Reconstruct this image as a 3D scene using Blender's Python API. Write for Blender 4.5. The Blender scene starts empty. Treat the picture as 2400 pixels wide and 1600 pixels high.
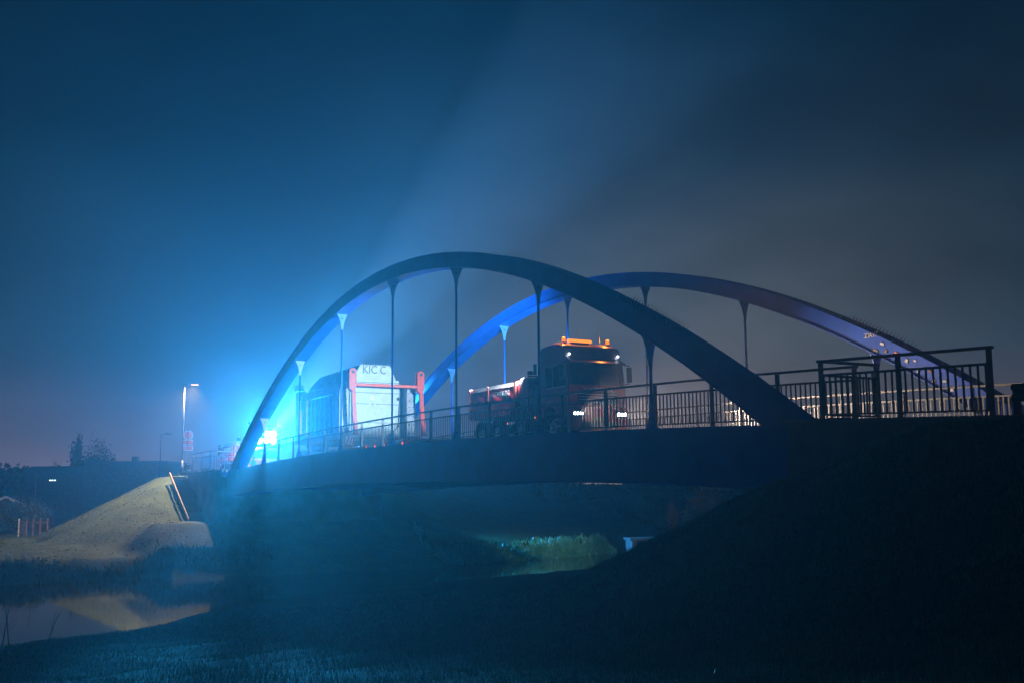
import bpy, math, random
import numpy as np
from mathutils import Vector, Matrix
random.seed(7); rng = np.random.default_rng(11)
PI = math.pi
S = bpy.context.scene
COL = S.collection

# ------------------------------------------------------------------ camera
S.render.engine = 'CYCLES'
S.render.resolution_x, S.render.resolution_y = 1024, 682
F, PITCH, ROLL, TH, AX, AY, W = 2646.2226, 0.13408562, -0.00809934, 0.5017161, -4.9213409, 46.0992722, 8.4727
cd = bpy.data.cameras.new('camera'); cam = bpy.data.objects.new('camera', cd); COL.objects.link(cam)
cd.sensor_width = 36.0; cd.lens = F * 36 / 2400; cd.clip_start = 0.1; cd.clip_end = 4000
cp, sp = math.cos(PITCH), math.sin(PITCH); cr, sr = math.cos(ROLL), math.sin(ROLL)
rr, ff, uu = Vector((1, 0, 0)), Vector((0, cp, sp)), Vector((0, -sp, cp))
right = rr * cr + uu * sr; up = -rr * sr + uu * cr
cam.matrix_world = Matrix(((right.x, up.x, -ff.x, 0), (right.y, up.y, -ff.y, 0), (right.z, up.z, -ff.z, 0), (0, 0, 0, 1)))
S.camera = cam

# ------------------------------------------------------------------ night sky
world = bpy.data.worlds.new('World'); S.world = world; world.use_nodes = True
wn, wl = world.node_tree.nodes, world.node_tree.links
wn.clear()
wo = wn.new('ShaderNodeOutputWorld'); bg = wn.new('ShaderNodeBackground'); wl.new(bg.outputs[0], wo.inputs[0])
tc = wn.new('ShaderNodeTexCoord'); sx = wn.new('ShaderNodeSeparateXYZ'); wl.new(tc.outputs['Generated'], sx.inputs[0])
def skyramp(stops):
    rp = wn.new('ShaderNodeValToRGB'); wl.new(sx.outputs['Z'], rp.inputs[0])
    while len(rp.color_ramp.elements) < len(stops): rp.color_ramp.elements.new(0.5)
    for e, (p, c) in zip(rp.color_ramp.elements, stops): e.position = p; e.color = (*c, 1)
    return rp
base = skyramp([(0, (.17, .115, .125)), (.018, (.12, .085, .11)), (.05, (.06, .056, .085)), (.12, (.007, .031, .060)), (.2, (.002, .022, .043)), (.3, (.001, .013, .028)), (.42, (.0008, .010, .023)), (1, (.0005, .005, .012))])
town = skyramp([(0, (.26, .20, .19)), (.022, (.12, .09, .07)), (.06, (.055, .045, .028)), (.15, (.062, .052, .032)), (.21, (.045, .038, .024)), (.28, (.013, .014, .013)), (.40, (.001, .003, .004)), (1, (0, 0, 0))])
off = wn.new('ShaderNodeMath'); off.operation = 'SUBTRACT'; off.inputs[1].default_value = .12; wl.new(sx.outputs['X'], off.inputs[0])
ab = wn.new('ShaderNodeMath'); ab.operation = 'ABSOLUTE'; wl.new(off.outputs[0], ab.inputs[0])
fal = wn.new('ShaderNodeMapRange'); fal.interpolation_type = 'SMOOTHSTEP'; fal.inputs[1].default_value = 0; fal.inputs[2].default_value = .37; fal.inputs[3].default_value = 1; fal.inputs[4].default_value = .12
wl.new(ab.outputs[0], fal.inputs[0])
tsc = wn.new('ShaderNodeVectorMath'); tsc.operation = 'SCALE'; wl.new(town.outputs[0], tsc.inputs[0]); wl.new(fal.outputs[0], tsc.inputs['Scale'])
ramp = wn.new('ShaderNodeVectorMath'); ramp.operation = 'ADD'; wl.new(base.outputs[0], ramp.inputs[0]); wl.new(tsc.outputs[0], ramp.inputs[1])
mp = wn.new('ShaderNodeMapping'); mp.inputs['Scale'].default_value = (2.4, 2.4, 5.2); wl.new(tc.outputs['Generated'], mp.inputs[0])
nz = wn.new('ShaderNodeTexNoise'); nz.inputs['Scale'].default_value = 1.7; nz.inputs['Detail'].default_value = 5; nz.inputs['Roughness'].default_value = .55
wl.new(mp.outputs[0], nz.inputs[0])
mr = wn.new('ShaderNodeMapRange'); mr.inputs[1].default_value = .3; mr.inputs[2].default_value = .7; mr.inputs[3].default_value = .62; mr.inputs[4].default_value = 1.38
wl.new(nz.outputs['Fac'], mr.inputs[0])
mx = wn.new('ShaderNodeVectorMath'); mx.operation = 'SCALE'; wl.new(ramp.outputs[0], mx.inputs[0]); wl.new(mr.outputs[0], mx.inputs['Scale'])
dim = wn.new('ShaderNodeMapRange'); dim.interpolation_type = 'SMOOTHSTEP'; dim.inputs[1].default_value = -1; dim.inputs[2].default_value = .8; dim.inputs[3].default_value = .22; dim.inputs[4].default_value = 1  # unseen sky behind the camera dimmed to keep the near faces dark
wl.new(sx.outputs['Y'], dim.inputs[0]); mx2 = wn.new('ShaderNodeVectorMath'); mx2.operation = 'SCALE'; wl.new(mx.outputs[0], mx2.inputs[0]); wl.new(dim.outputs[0], mx2.inputs['Scale'])
wl.new(mx2.outputs[0], bg.inputs[0]); bg.inputs[1].default_value = 1.0

S.view_settings.view_transform = 'Standard'; S.view_settings.look = 'None'
S.view_settings.exposure = 0.0; S.view_settings.gamma = 1.0; S.view_settings.use_curve_mapping = False
cy = S.cycles
cy.max_bounces = 6; cy.diffuse_bounces = 2; cy.glossy_bounces = 3; cy.transmission_bounces = 4; cy.transparent_max_bounces = 12
cy.volume_bounces = 1; cy.use_denoising = True; cy.sample_clamp_indirect = 3.0; cy.use_light_tree = True
cy.caustics_reflective = False; cy.caustics_refractive = False
HAZE = 0.0009
K_FLOOD, K_STREET = 14.0, 32.0

# ------------------------------------------------------------------ frames
sT, cT = math.sin(TH), math.cos(TH)
PHI = TH - PI / 2
def B(s, t, z=0.0): return Vector((AX + s * sT + t * cT, AY - s * cT + t * sT, z))
def deck(s):
    if s < -24: return 1.477 - .008 * min(-24 - s, 14)
    if s > 24: return 1.477 - .046 * min(s - 24, 12)
    return 1.977 - .5 * (s / 24) ** 2
def under(s): return 8.75 - .0140 * s * s

# ------------------------------------------------------------------ materials
def mat(name, col, rough=.6, metal=0., var=.25, scale=6., bump=.0, bscale=40., emit=None, estr=0., coat=0., col2=None, spec=.5):
    m = bpy.data.materials.new(name); m.use_nodes = True; n, l = m.node_tree.nodes, m.node_tree.links
    b = n['Principled BSDF']; b.inputs['Roughness'].default_value = rough; b.inputs['Metallic'].default_value = metal
    b.inputs['Specular IOR Level'].default_value = spec
    b.inputs['Coat Weight'].default_value = coat
    tc = n.new('ShaderNodeTexCoord')
    nz = n.new('ShaderNodeTexNoise'); nz.inputs['Scale'].default_value = scale; nz.inputs['Detail'].default_value = 6
    l.new(tc.outputs['Object'], nz.inputs[0])
    mixn = n.new('ShaderNodeMix'); mixn.data_type = 'RGBA'
    c2 = col2 or tuple(c * (1 + var * 1.2) for c in col); c1 = tuple(c * (1 - var) for c in col) if not col2 else col
    mixn.inputs[6].default_value = (*c1, 1); mixn.inputs[7].default_value = (*c2, 1)
    mrn = n.new('ShaderNodeMapRange'); mrn.inputs[1].default_value = .32; mrn.inputs[2].default_value = .68
    l.new(nz.outputs['Fac'], mrn.inputs[0]); l.new(mrn.outputs[0], mixn.inputs[0]); l.new(mixn.outputs[2], b.inputs['Base Color'])
    if bump:
        n2 = n.new('ShaderNodeTexNoise'); n2.inputs['Scale'].default_value = bscale; n2.inputs['Detail'].default_value = 8
        l.new(tc.outputs['Object'], n2.inputs[0])
        bp = n.new('ShaderNodeBump'); bp.inputs['Strength'].default_value = bump; bp.inputs['Distance'].default_value = .05
        l.new(n2.outputs['Fac'], bp.inputs['Height']); l.new(bp.outputs[0], b.inputs['Normal'])
    if emit:
        b.inputs['Emission Color'].default_value = (*emit, 1); b.inputs['Emission Strength'].default_value = estr
    return m
M = {}
M['blue'] = mat('blue_bridge_paint', (.002, .085, .58), .42, 0, .12, 1.5, .05, 25, spec=.25)
M['plate'] = mat('pale_blue_plate_paint', (.03, .17, .55), .4, 0, .12, 3, .05, 30)
M['galv'] = mat('galvanised_steel', (.15, .155, .16), .45, .2, .2, 8, .05, 60)
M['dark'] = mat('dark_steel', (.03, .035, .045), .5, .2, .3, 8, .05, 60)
M['concrete'] = mat('weathered_concrete', (.17, .17, .165), .85, 0, .25, 1.2, .3, 14)
M['darkstone'] = mat('dark_stair_concrete', (.04, .038, .036), .85, 0, .3, 6, .2, 30)
M['asphalt'] = mat('asphalt', (.045, .045, .048), .85, 0, .2, 3, .5, 60)
M['paintline'] = mat('road_marking_paint', (.6, .6, .58), .6, 0, .15, 12)
M['red'] = mat('red_steel_paint', (.55, .055, .03), .42, 0, .15, 4, .05, 30)
M['redpale'] = mat('faded_red_paint', (.75, .14, .09), .5, 0, .15, 4, .05, 30)
M['cabred'] = mat('red_truck_paint', (.68, .032, .03), .25, 0, .1, 3, 0, 30, coat=.6)
M['cabgrey'] = mat('silver_grey_truck_paint', (.22, .20, .21), .3, .2, .1, 3, 0, 30, coat=.5)
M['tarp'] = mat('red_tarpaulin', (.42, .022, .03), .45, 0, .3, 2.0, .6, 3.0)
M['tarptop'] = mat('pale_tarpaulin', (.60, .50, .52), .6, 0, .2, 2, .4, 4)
M['white'] = mat('white_paint', (.7, .71, .72), .5, 0, .08, 5)
M['mint'] = mat('pale_grey_tank_paint', (.48, .56, .55), .5, 0, .1, 2.5, .08, 9)
M['mintdk'] = mat('grey_steel_paint', (.16, .20, .22), .5, .1, .25, 3, .1, 20)
M['frame'] = mat('grey_blue_frame_paint', (.30, .32, .38), .45, .1, .2, 3, .1, 20)
M['black'] = mat('black_rubber', (.012, .012, .013), .75, 0, .3, 10, .1, 50)
M['plastic'] = mat('black_plastic', (.015, .016, .018), .4, 0, .2, 10)
M['steel'] = mat('bare_steel', (.5, .5, .52), .3, .8, .15, 8)
M['wood'] = mat('pale_wood', (.16, .09, .055), .8, 0, .3, 10, .2, 30)
M['brick'] = mat('dark_brick_wall', (.075, .06, .055), .9, 0, .3, 2.5, .2, 10)
M['roof'] = mat('grey_roof', (.06, .06, .065), .8, 0, .25, 4, .2, 12)
M['bark'] = mat('bark', (.035, .028, .022), .9, 0, .3, 6, .4, 20)
def leafmat(name, a, b_, rough=.7):
    m = mat(name, a, rough, 0, .3, .35, 0, 1, col2=b_)
    b = m.node_tree.nodes['Principled BSDF']; b.inputs['Specular IOR Level'].default_value = .2
    return m
M['leaf'] = leafmat('dark_green_leaves', (.020, .040, .016), (.05, .075, .025))
M['leaf2'] = leafmat('grey_green_leaves', (.035, .045, .025), (.07, .075, .04))
M['leafO'] = leafmat('orange_autumn_leaves', (.22, .075, .02), (.42, .16, .035))  # autumn orange, brightened in place of warm lamp light on the trees
M['leafY'] = leafmat('yellow_autumn_leaves', (.22, .16, .03), (.34, .25, .05))
M['twig'] = leafmat('brown_bare_twigs', (.05, .04, .035), (.09, .07, .05))
M['ground'] = mat('grassy_ground', (.032, .050, .016), .95, 0, .3, .9, 1.0, 16, col2=(.062, .082, .026), spec=.15)
gm = M['ground'].node_tree; gb = gm.nodes['Principled BSDF']; gl_ = gb.inputs['Base Color'].links[0].from_socket
fz = gm.nodes.new('ShaderNodeTexNoise'); fz.inputs['Scale'].default_value = 7; fz.inputs['Detail'].default_value = 10; fz.inputs['Roughness'].default_value = .75
gt = gm.nodes.new('ShaderNodeTexCoord'); gm.links.new(gt.outputs['Object'], fz.inputs[0])
fr = gm.nodes.new('ShaderNodeMapRange'); fr.inputs[1].default_value = .33; fr.inputs[2].default_value = .67; fr.inputs[3].default_value = .3; fr.inputs[4].default_value = 1.6; gm.links.new(fz.outputs['Fac'], fr.inputs[0])
fs = gm.nodes.new('ShaderNodeVectorMath'); fs.operation = 'SCALE'; gm.links.new(gl_, fs.inputs[0]); gm.links.new(fr.outputs[0], fs.inputs['Scale']); gm.links.new(fs.outputs[0], gb.inputs['Base Color'])
M['grass'] = mat('grass_blades', (.055, .20, .075), .34, 0, .3, 1.3, 0, 1, col2=(.13, .36, .15), spec=.8)
M['drygrass'] = mat('dry_grass_blades', (.045, .065, .020), .9, 0, .3, .8, 0, 1, col2=(.12, .12, .045), spec=.05)
M['reed'] = mat('reeds', (.03, .05, .025), .7, 0, .3, 1.0, 0, 1, col2=(.09, .10, .05), spec=.3)
def em(name, col, st): return mat(name, (.02, .02, .02), .5, 0, 0, 5, emit=col, estr=st)
M['e_flood'] = em('lit_floodlight_lens', (.55, .8, 1.0), 900)
M['e_head'] = em('lit_headlight_lens', (.95, .95, 1.0), 60)
M['e_mark'] = em('lit_marker_lens', (.75, .82, 1.0), 10)
M['e_amber'] = em('lit_amber_lens', (1.0, .17, .004), 1.7)
M['e_amber2'] = em('lit_amber_bar_lens', (1.0, .25, .01), 1.6)
M['e_red'] = em('lit_red_lens', (1.0, .06, .02), 5)
M['e_street'] = em('lit_street_lamp_lens', (1.0, .34, .17), 3.5)
M['e_win'] = em('lit_window_glass', (.85, 1.0, .95), 2.2)
def glass():
    m = bpy.data.materials.new('tinted_glass'); m.use_nodes = True; n, l = m.node_tree.nodes, m.node_tree.links
    out = n['Material Output']; b = n['Principled BSDF']; b.inputs['Base Color'].default_value = (.01, .014, .018, 1); b.inputs['Roughness'].default_value = .08
    t = n.new('ShaderNodeBsdfTransparent'); t.inputs[0].default_value = (.42, .48, .5, 1)
    mxs = n.new('ShaderNodeMixShader'); nz = n.new('ShaderNodeTexNoise'); nz.inputs['Scale'].default_value = 3
    mrn = n.new('ShaderNodeMapRange'); mrn.inputs[3].default_value = .25; mrn.inputs[4].default_value = .4
    l.new(nz.outputs['Fac'], mrn.inputs[0]); l.new(mrn.outputs[0], mxs.inputs[0])
    l.new(t.outputs[0], mxs.inputs[1]); l.new(b.outputs[0], mxs.inputs[2]); l.new(mxs.outputs[0], out.inputs[0]); return m
M['glass'] = glass()
def watermat():
    m = bpy.data.materials.new('river_water'); m.use_nodes = True; n, l = m.node_tree.nodes, m.node_tree.links
    b = n['Principled BSDF']; b.inputs['Base Color'].default_value = (.006, .012, .012, 1); b.inputs['Roughness'].default_value = .045
    b.inputs['Specular IOR Level'].default_value = .9; b.inputs['IOR'].default_value = 1.45
    tc = n.new('ShaderNodeTexCoord'); nz = n.new('ShaderNodeTexNoise'); nz.inputs['Scale'].default_value = 1.1; nz.inputs['Detail'].default_value = 4
    l.new(tc.outputs['Object'], nz.inputs[0]); bp = n.new('ShaderNodeBump'); bp.inputs['Strength'].default_value = .05; bp.inputs['Distance'].default_value = .05
    l.new(nz.outputs['Fac'], bp.inputs['Height']); l.new(bp.outputs[0], b.inputs['Normal']); return m
M['water'] = watermat()

# ------------------------------------------------------------------ mesh helpers
class MB:
    def __init__(self): self.v = []; self.f = []
    def add(self, vs, fs):
        o = len(self.v); self.v += [tuple(p) for p in vs]; self.f += [tuple(i + o for i in f) for f in fs]; return self
    def box(self, x0, x1, y0, y1, z0, z1):
        return self.add([(x0, y0, z0), (x1, y0, z0), (x1, y1, z0), (x0, y1, z0), (x0, y0, z1), (x1, y0, z1), (x1, y1, z1), (x0, y1, z1)],
                        [(0, 3, 2, 1), (4, 5, 6, 7), (0, 1, 5, 4), (1, 2, 6, 5), (2, 3, 7, 6), (3, 0, 4, 7)])
    def prism(self, poly, a, b, axis='y'):
        """poly in the two other axes, extruded a..b along axis"""
        n = len(poly)
        def P(p, w): return {'y': (p[0], w, p[1]), 'x': (w, p[0], p[1]), 'z': (p[0], p[1], w)}[axis]
        vs = [P(p, a) for p in poly] + [P(p, b) for p in poly]
        fs = [tuple(range(n)), tuple(range(2 * n - 1, n - 1, -1))] + [(i, (i + n), (i + 1) % n + n, (i + 1) % n) for i in range(n)]
        return self.add(vs, fs)
    def tube(self, p0, p1, r, n=8, r1=None, cap=True):
        p0, p1 = Vector(p0), Vector(p1); d = (p1 - p0).normalized(); r1 = r if r1 is None else r1
        a = d.orthogonal().normalized(); b = d.cross(a)
        vs = []
        for p, q in ((p0, r), (p1, r1)):
            for i in range(n): w = 2 * PI * i / n; vs.append(p + (a * math.cos(w) + b * math.sin(w)) * q)
        fs = [(i, (i + 1) % n, (i + 1) % n + n, i + n) for i in range(n)]
        if cap: fs += [tuple(range(n - 1, -1, -1)), tuple(range(n, 2 * n))]
        return self.add(vs, fs)
    def bar(self, p0, p1, w, h, upv=(0, 0, 1)):
        p0, p1 = Vector(p0), Vector(p1); d = (p1 - p0).normalized(); s = d.cross(Vector(upv))
        if s.length < 1e-4: s = Vector((1, 0, 0))
        s = s.normalized(); u = s.cross(d)
        vs = [p + s * (i * w / 2) + u * (j * h / 2) for p in (p0, p1) for i, j in ((-1, -1), (1, -1), (1, 1), (-1, 1))]
        return self.add(vs, [(0, 1, 2, 3), (7, 6, 5, 4), (0, 4, 5, 1), (1, 5, 6, 2), (2, 6, 7, 3), (3, 7, 4, 0)])
    def ring(self, pts, closed=False):
        """loft a list of equal-length loops"""
        n = len(pts[0]); vs = [p for L in pts for p in L]; m = len(pts)
        fs = [(k * n + i, k * n + (i + 1) % n, (k + 1) * n + (i + 1) % n, (k + 1) * n + i) for k in range(m - 1) for i in range(n)]
        fs += [tuple(range(n - 1, -1, -1)), tuple(range((m - 1) * n, m * n))]
        return self.add(vs, fs)
    def mesh(self, name, m, smooth=False):
        me = bpy.data.meshes.new(name); me.from_pydata(self.v, [], self.f); me.update()
        me.materials.append(M[m] if isinstance(m, str) else m)
        if smooth:
            for p in me.polygons: p.use_smooth = True
        return me
    def build(self, name, m, parent=None, smooth=False, bevel=0):
        import bmesh
        me = self.mesh(name, m, smooth); bm = bmesh.new(); bm.from_mesh(me); bmesh.ops.recalc_face_normals(bm, faces=bm.faces)
        if bevel:
            bmesh.ops.remove_doubles(bm, verts=bm.verts, dist=1e-5)
            ed = [e for e in bm.edges if len(e.link_faces) == 2 and e.calc_face_angle(0) > .35]
            bmesh.ops.bevel(bm, geom=ed, offset=bevel, segments=2, affect='EDGES', clamp_overlap=True)
        bm.to_mesh(me); bm.free()
        return link(name, me, parent)
def link(name, me, parent=None, loc=None):
    o = bpy.data.objects.new(name, me); COL.objects.link(o); o.parent = parent
    if loc is not None: o.location = loc
    return o
def tag(o, label, cat, group=None, kind=None):
    o['label'] = label; o['category'] = cat
    if group: o['group'] = group
    if kind: o['kind'] = kind
    return o
def thing(name, label, cat, s, t, z, group=None, world=False, rz=None):
    o = bpy.data.objects.new(name, None); COL.objects.link(o); o.empty_display_size = .2
    if world: o.location = (s, t, z); o.rotation_euler[2] = rz or 0
    else: o.location = B(s, t, z); o.rotation_euler[2] = PHI + (rz or 0)
    return tag(o, label, cat, group)
def lamp(name, kind, loc, power, col, radius=.1, parent=None, aim=None, size=None, blend=.5):
    ld = bpy.data.lights.new(name, kind); ld.energy = power; ld.color = col; ld.shadow_soft_size = radius
    if kind == 'SPOT': ld.spot_size = size; ld.spot_blend = blend
    o = bpy.data.objects.new(name, ld); COL.objects.link(o); o.location = loc; o.parent = parent
    if aim is not None: o.rotation_euler = Vector(aim).to_track_quat('-Z', 'Y').to_euler()
    return o
def text(name, body, size, m, parent, loc, rot, depth=.01, sx=1.):
    cu = bpy.data.curves.new(name, 'FONT'); cu.body = body; cu.size = size; cu.extrude = depth; cu.resolution_u = 2
    cu.offset = size * .012
    tmp = bpy.data.objects.new('tmp', cu); COL.objects.link(tmp)
    dg = bpy.context.evaluated_depsgraph_get(); me = bpy.data.meshes.new_from_object(tmp.evaluated_get(dg)); bpy.data.objects.remove(tmp)
    me.materials.clear(); me.materials.append(M[m]); me.name = name
    o = link(name, me, parent, loc); o.rotation_euler = rot; o.scale = (sx, 1, 1); return o
def copy_tree(o, parent=None):
    c = o.copy(); COL.objects.link(c); c.parent = parent
    for ch in [x for x in o.children]: copy_tree(ch, c)
    return c
def struct(o): o['kind'] = 'structure'; return o

# ------------------------------------------------------------------ ground
def lerp(x, xs, ys): return np.interp(x, xs, ys)
def ss(x): x = np.clip(x, 0, 1); return x * x * (3 - 2 * x)
def right_bank(t): return lerp(t, [-60, -30, -14.6, -10.8, -7.5, -4.1, 3, 10.3, 20.3, 30, 60, 120], [15, 8.2, 6.0, 4.7, -.1, -3.3, -6.7, -9.7, -13.6, -22, -50, -120])
def left_bank(t): return lerp(t, [-60, -25, -12, -6, 0, 10, 20, 30, 60, 120], [-24, -20.5, -20, -20.8, -20.6, -21.5, -22.8, -29, -62, -135])
PL = [(-38, 4.2), (-46, 6.5), (-56, 13), (-70, 28), (-100, 70), (-140, 130)]
def dist_poly(s, t, P):
    d = np.full_like(s, 1e9)
    for (a, b), (c, e) in zip(P[:-1], P[1:]):
        vx, vy = c - a, e - b; u = np.clip(((s - a) * vx + (t - b) * vy) / (vx * vx + vy * vy), 0, 1)
        d = np.minimum(d, np.hypot(s - a - u * vx, t - b - u * vy))
    return d
def dist_rect(s, t, s0, s1, t0, t1):
    dx = np.maximum(np.maximum(s0 - s, s - s1), 0); dy = np.maximum(np.maximum(t0 - t, t - t1), 0); return np.hypot(dx, dy)
def height(x, y):
    x = np.asarray(x, float); y = np.asarray(y, float)
    s = (x - AX) * sT - (y - AY) * cT; t = (x - AX) * cT + (y - AY) * sT
    wob = .5 * np.sin(t * .9 + .6 * np.sin(s * .5)) + .3 * np.sin(t * 2.3 + 1)
    r = s - right_bank(t) + wob * .25; l = left_bank(t) - s + wob * .4
    zr = np.where(r < 0, np.maximum(-4.3 + r * .6, -5.4), np.minimum(-4.3 + .10 * ss(r / .8) + .074 * r, -1.6 + .004 * np.maximum(r - 40, 0)))
    zl = np.where(l < 0, np.maximum(-4.3 + l * .6, -5.4), np.minimum(-4.3 + 1.0 * ss(l / 1.8) + .11 * np.maximum(l - 1.2, 0), -2.75))
    z = np.where(r > l, zr, zl)
    # path berm in front of the far abutment
    berm = np.minimum(-1.5, -1.5 - (s + 24.2) / 2.0) - 3 * ss((-t - 4.2) / 4) - 3 * ss((t - 11) / 3) - 3 * ss((-s - 27.5) / 1.5)
    z = np.where(s < -15, np.maximum(z, berm), z)
    # near approach embankment
    ea = np.maximum(28.6 - s, 0) / 1.65; eb = np.maximum(np.maximum(-1.6 - t, t - 10.1), 0); dR = (ea ** 1.12 + eb ** 1.12) ** (1 / 1.12); zR = 1.477 - .046 * np.clip(s - 24, 0, 12) - .03 - dR / 1.95 - .05 * np.sin(t * .7) * ss(dR / 3)
    z = np.where(s > 0, np.maximum(z, zR), z)
    # far approach embankment
    dL = np.minimum(dist_rect(s, t, -38.5, -32.4, -1.5, 10.7), dist_poly(s, t, PL) - 5.6); dL = np.maximum(dL, 0)
    zL = 1.36 - dL / 1.88 + .06 * np.maximum(dL - 4, 0) + .07 * np.sin(t * .8 + s * .5) * ss(dL / 4)
    z = np.where(s < 0, np.maximum(z, zL), z)
    # soft bumps
    b = .05 * np.sin(x * 1.3 + 1.7 * np.sin(y * .8)) * np.sin(y * 1.1 + 1.1 * np.sin(x * .7)) + .02 * np.sin(x * 3.7 + y * 2.2) * np.sin(y * 4.1 - x)
    flat = ss((np.minimum(dR, dL)) / 2.0)
    return z + b * flat
def axis(segs):
    out = []
    for a, b, n in segs: out += list(np.linspace(a, b, n, endpoint=False))
    return np.array(out + [segs[-1][1]])
gx = axis([(-300, -60, 40), (-60, -38, 30), (-38, 16, 200), (16, 60, 60), (60, 300, 30)])
gy = axis([(-28, 0, 25), (0, 96, 340), (96, 150, 50), (150, 460, 40)])
X, Y = np.meshgrid(gx, gy); Z = height(X, Y)
nx, ny = len(gx), len(gy)
me = bpy.data.meshes.new('ground'); idx = np.arange(nx * ny).reshape(ny, nx)
quads = np.stack([idx[:-1, :-1], idx[:-1, 1:], idx[1:, 1:], idx[1:, :-1]], -1).reshape(-1, 4)
def np_mesh(me, V, Q, k):
    me.vertices.add(len(V)); me.vertices.foreach_set('co', V.astype(np.float32).ravel())
    me.loops.add(len(Q) * k); me.loops.foreach_set('vertex_index', Q.astype(np.int32).ravel())
    me.polygons.add(len(Q)); me.polygons.foreach_set('loop_start', np.arange(0, len(Q) * k, k, dtype=np.int32))
    me.update(calc_edges=True); me.validate()
np_mesh(me, np.stack([X, Y, Z], -1).reshape(-1, 3), quads, 4)
me.polygons.foreach_set('use_smooth', np.ones(len(quads), bool)); me.materials.append(M['ground'])
struct(link('ground', me))
rv = MB().add([(-299, -27, -4.3), (299, -27, -4.3), (299, 459, -4.3), (-299, 459, -4.3)], [(0, 1, 2, 3)]).mesh('river', 'water')
struct(link('river', rv))
def gz(x, y): return float(height(np.array([x]), np.array([y]))[0])
def gst(s, t): p = B(s, t); return gz(p.x, p.y)

# road on the approaches
def ribbon(name, pts, m, dz, w0, w1):
    mb = MB(); L = []
    for i, (s, t) in enumerate(pts):
        a = pts[max(i - 1, 0)]; b = pts[min(i + 1, len(pts) - 1)]; d = Vector((b[0] - a[0], b[1] - a[1], 0)).normalized(); n = Vector((-d.y, d.x, 0))
        z = deck(s) + dz
        L.append((B(s + n.x * w0, t + n.y * w0, z), B(s + n.x * w1, t + n.y * w1, z)))
    vs = [p for q in L for p in q]; return mb.add(vs, [(2 * i, 2 * i + 1, 2 * i + 3, 2 * i + 2) for i in range(len(L) - 1)]).build(name, m)
LP = [(-24.6, 4.2), (-30, 4.2), (-36, 4.3), (-41, 5.0), (-46, 6.5), (-56, 13), (-70, 28), (-100, 70)]
RP = [(24.6, 4.2), (30, 4.2), (36, 4.2), (60, 4.2), (120, 4.2)]
struct(ribbon('road', LP, 'asphalt', .02, -3.2, 3.2)); struct(ribbon('road', RP, 'asphalt', .02, -3.2, 3.2))
for P_ in (LP, RP):
    for off in (-3.0, 3.0): struct(ribbon('road_marking', P_, 'paintline', .026, off - .06, off + .06))

# ------------------------------------------------------------------ haze
hz = MB().box(-305, 305, -33, 470, -7, 40).build('haze', 'white'); hz.data.materials.clear()
hm = bpy.data.materials.new('haze_air'); hm.use_nodes = True; n = hm.node_tree.nodes; n.remove(n['Principled BSDF'])
pv = n.new('ShaderNodeVolumePrincipled'); pv.inputs['Density'].default_value = HAZE; pv.inputs['Density Attribute'].default_value = ''
pv.inputs['Color'].default_value = (.93, .95, 1, 1); pv.inputs['Anisotropy'].default_value = .66
hm.node_tree.links.new(pv.outputs[0], n['Material Output'].inputs['Volume']); hz.data.materials.append(hm); hz['kind'] = 'stuff'

# ------------------------------------------------------------------ abutments
def abutment(sgn, label):
    a = thing('abutment', label, 'abutment', sgn * 27.8, 4.24, -3.5, 'concrete bridge abutments')
    lo, hi = (24.3, 31.6) if sgn < 0 else (24.3, 30.2)
    def X0(s): return sgn * s - sgn * 27.8
    zt = lambda s: deck(sgn * s) + 3.5 - .03
    MBw = MB(); xs = [(X0(lo), zt(lo)), (X0(hi), zt(hi)), (X0(hi), -1.2), (X0(lo), -1.2)]
    MB().prism(xs, -5.24, -4.94).build('wing_wall', 'concrete', a); MB().prism(xs, 4.94, 5.24).build('wing_wall', 'concrete', a)
    x0, x1 = sorted((X0(lo), X0(lo + .6))); MB().box(x0, x1, -4.93, 4.93, -1.2, zt(lo) - .35).build('front_wall', 'concrete', a)
    MB().prism([(X0(lo + .61), zt(lo + .6) - .25), (X0(hi), zt(hi) - .25), (X0(hi), zt(hi) + .0), (X0(lo + .61), zt(lo + .6))], -4.93, 4.93).build('approach_slab', 'concrete', a)
    for y0 in (-5.40, 4.90):
        MB().prism([(X0(lo - .02), zt(lo)+.002), (X0(hi + .05), zt(hi)+.002), (X0(hi + .05), zt(hi) + .1), (X0(lo - .02), zt(lo) + .1)], y0, y0 + .5).build('coping', 'concrete', a)
    return a
abutment(-1, 'concrete abutment with stairs at the far left end of the bridge')
abutment(1, 'dark concrete abutment at the near right end of the bridge')

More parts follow.
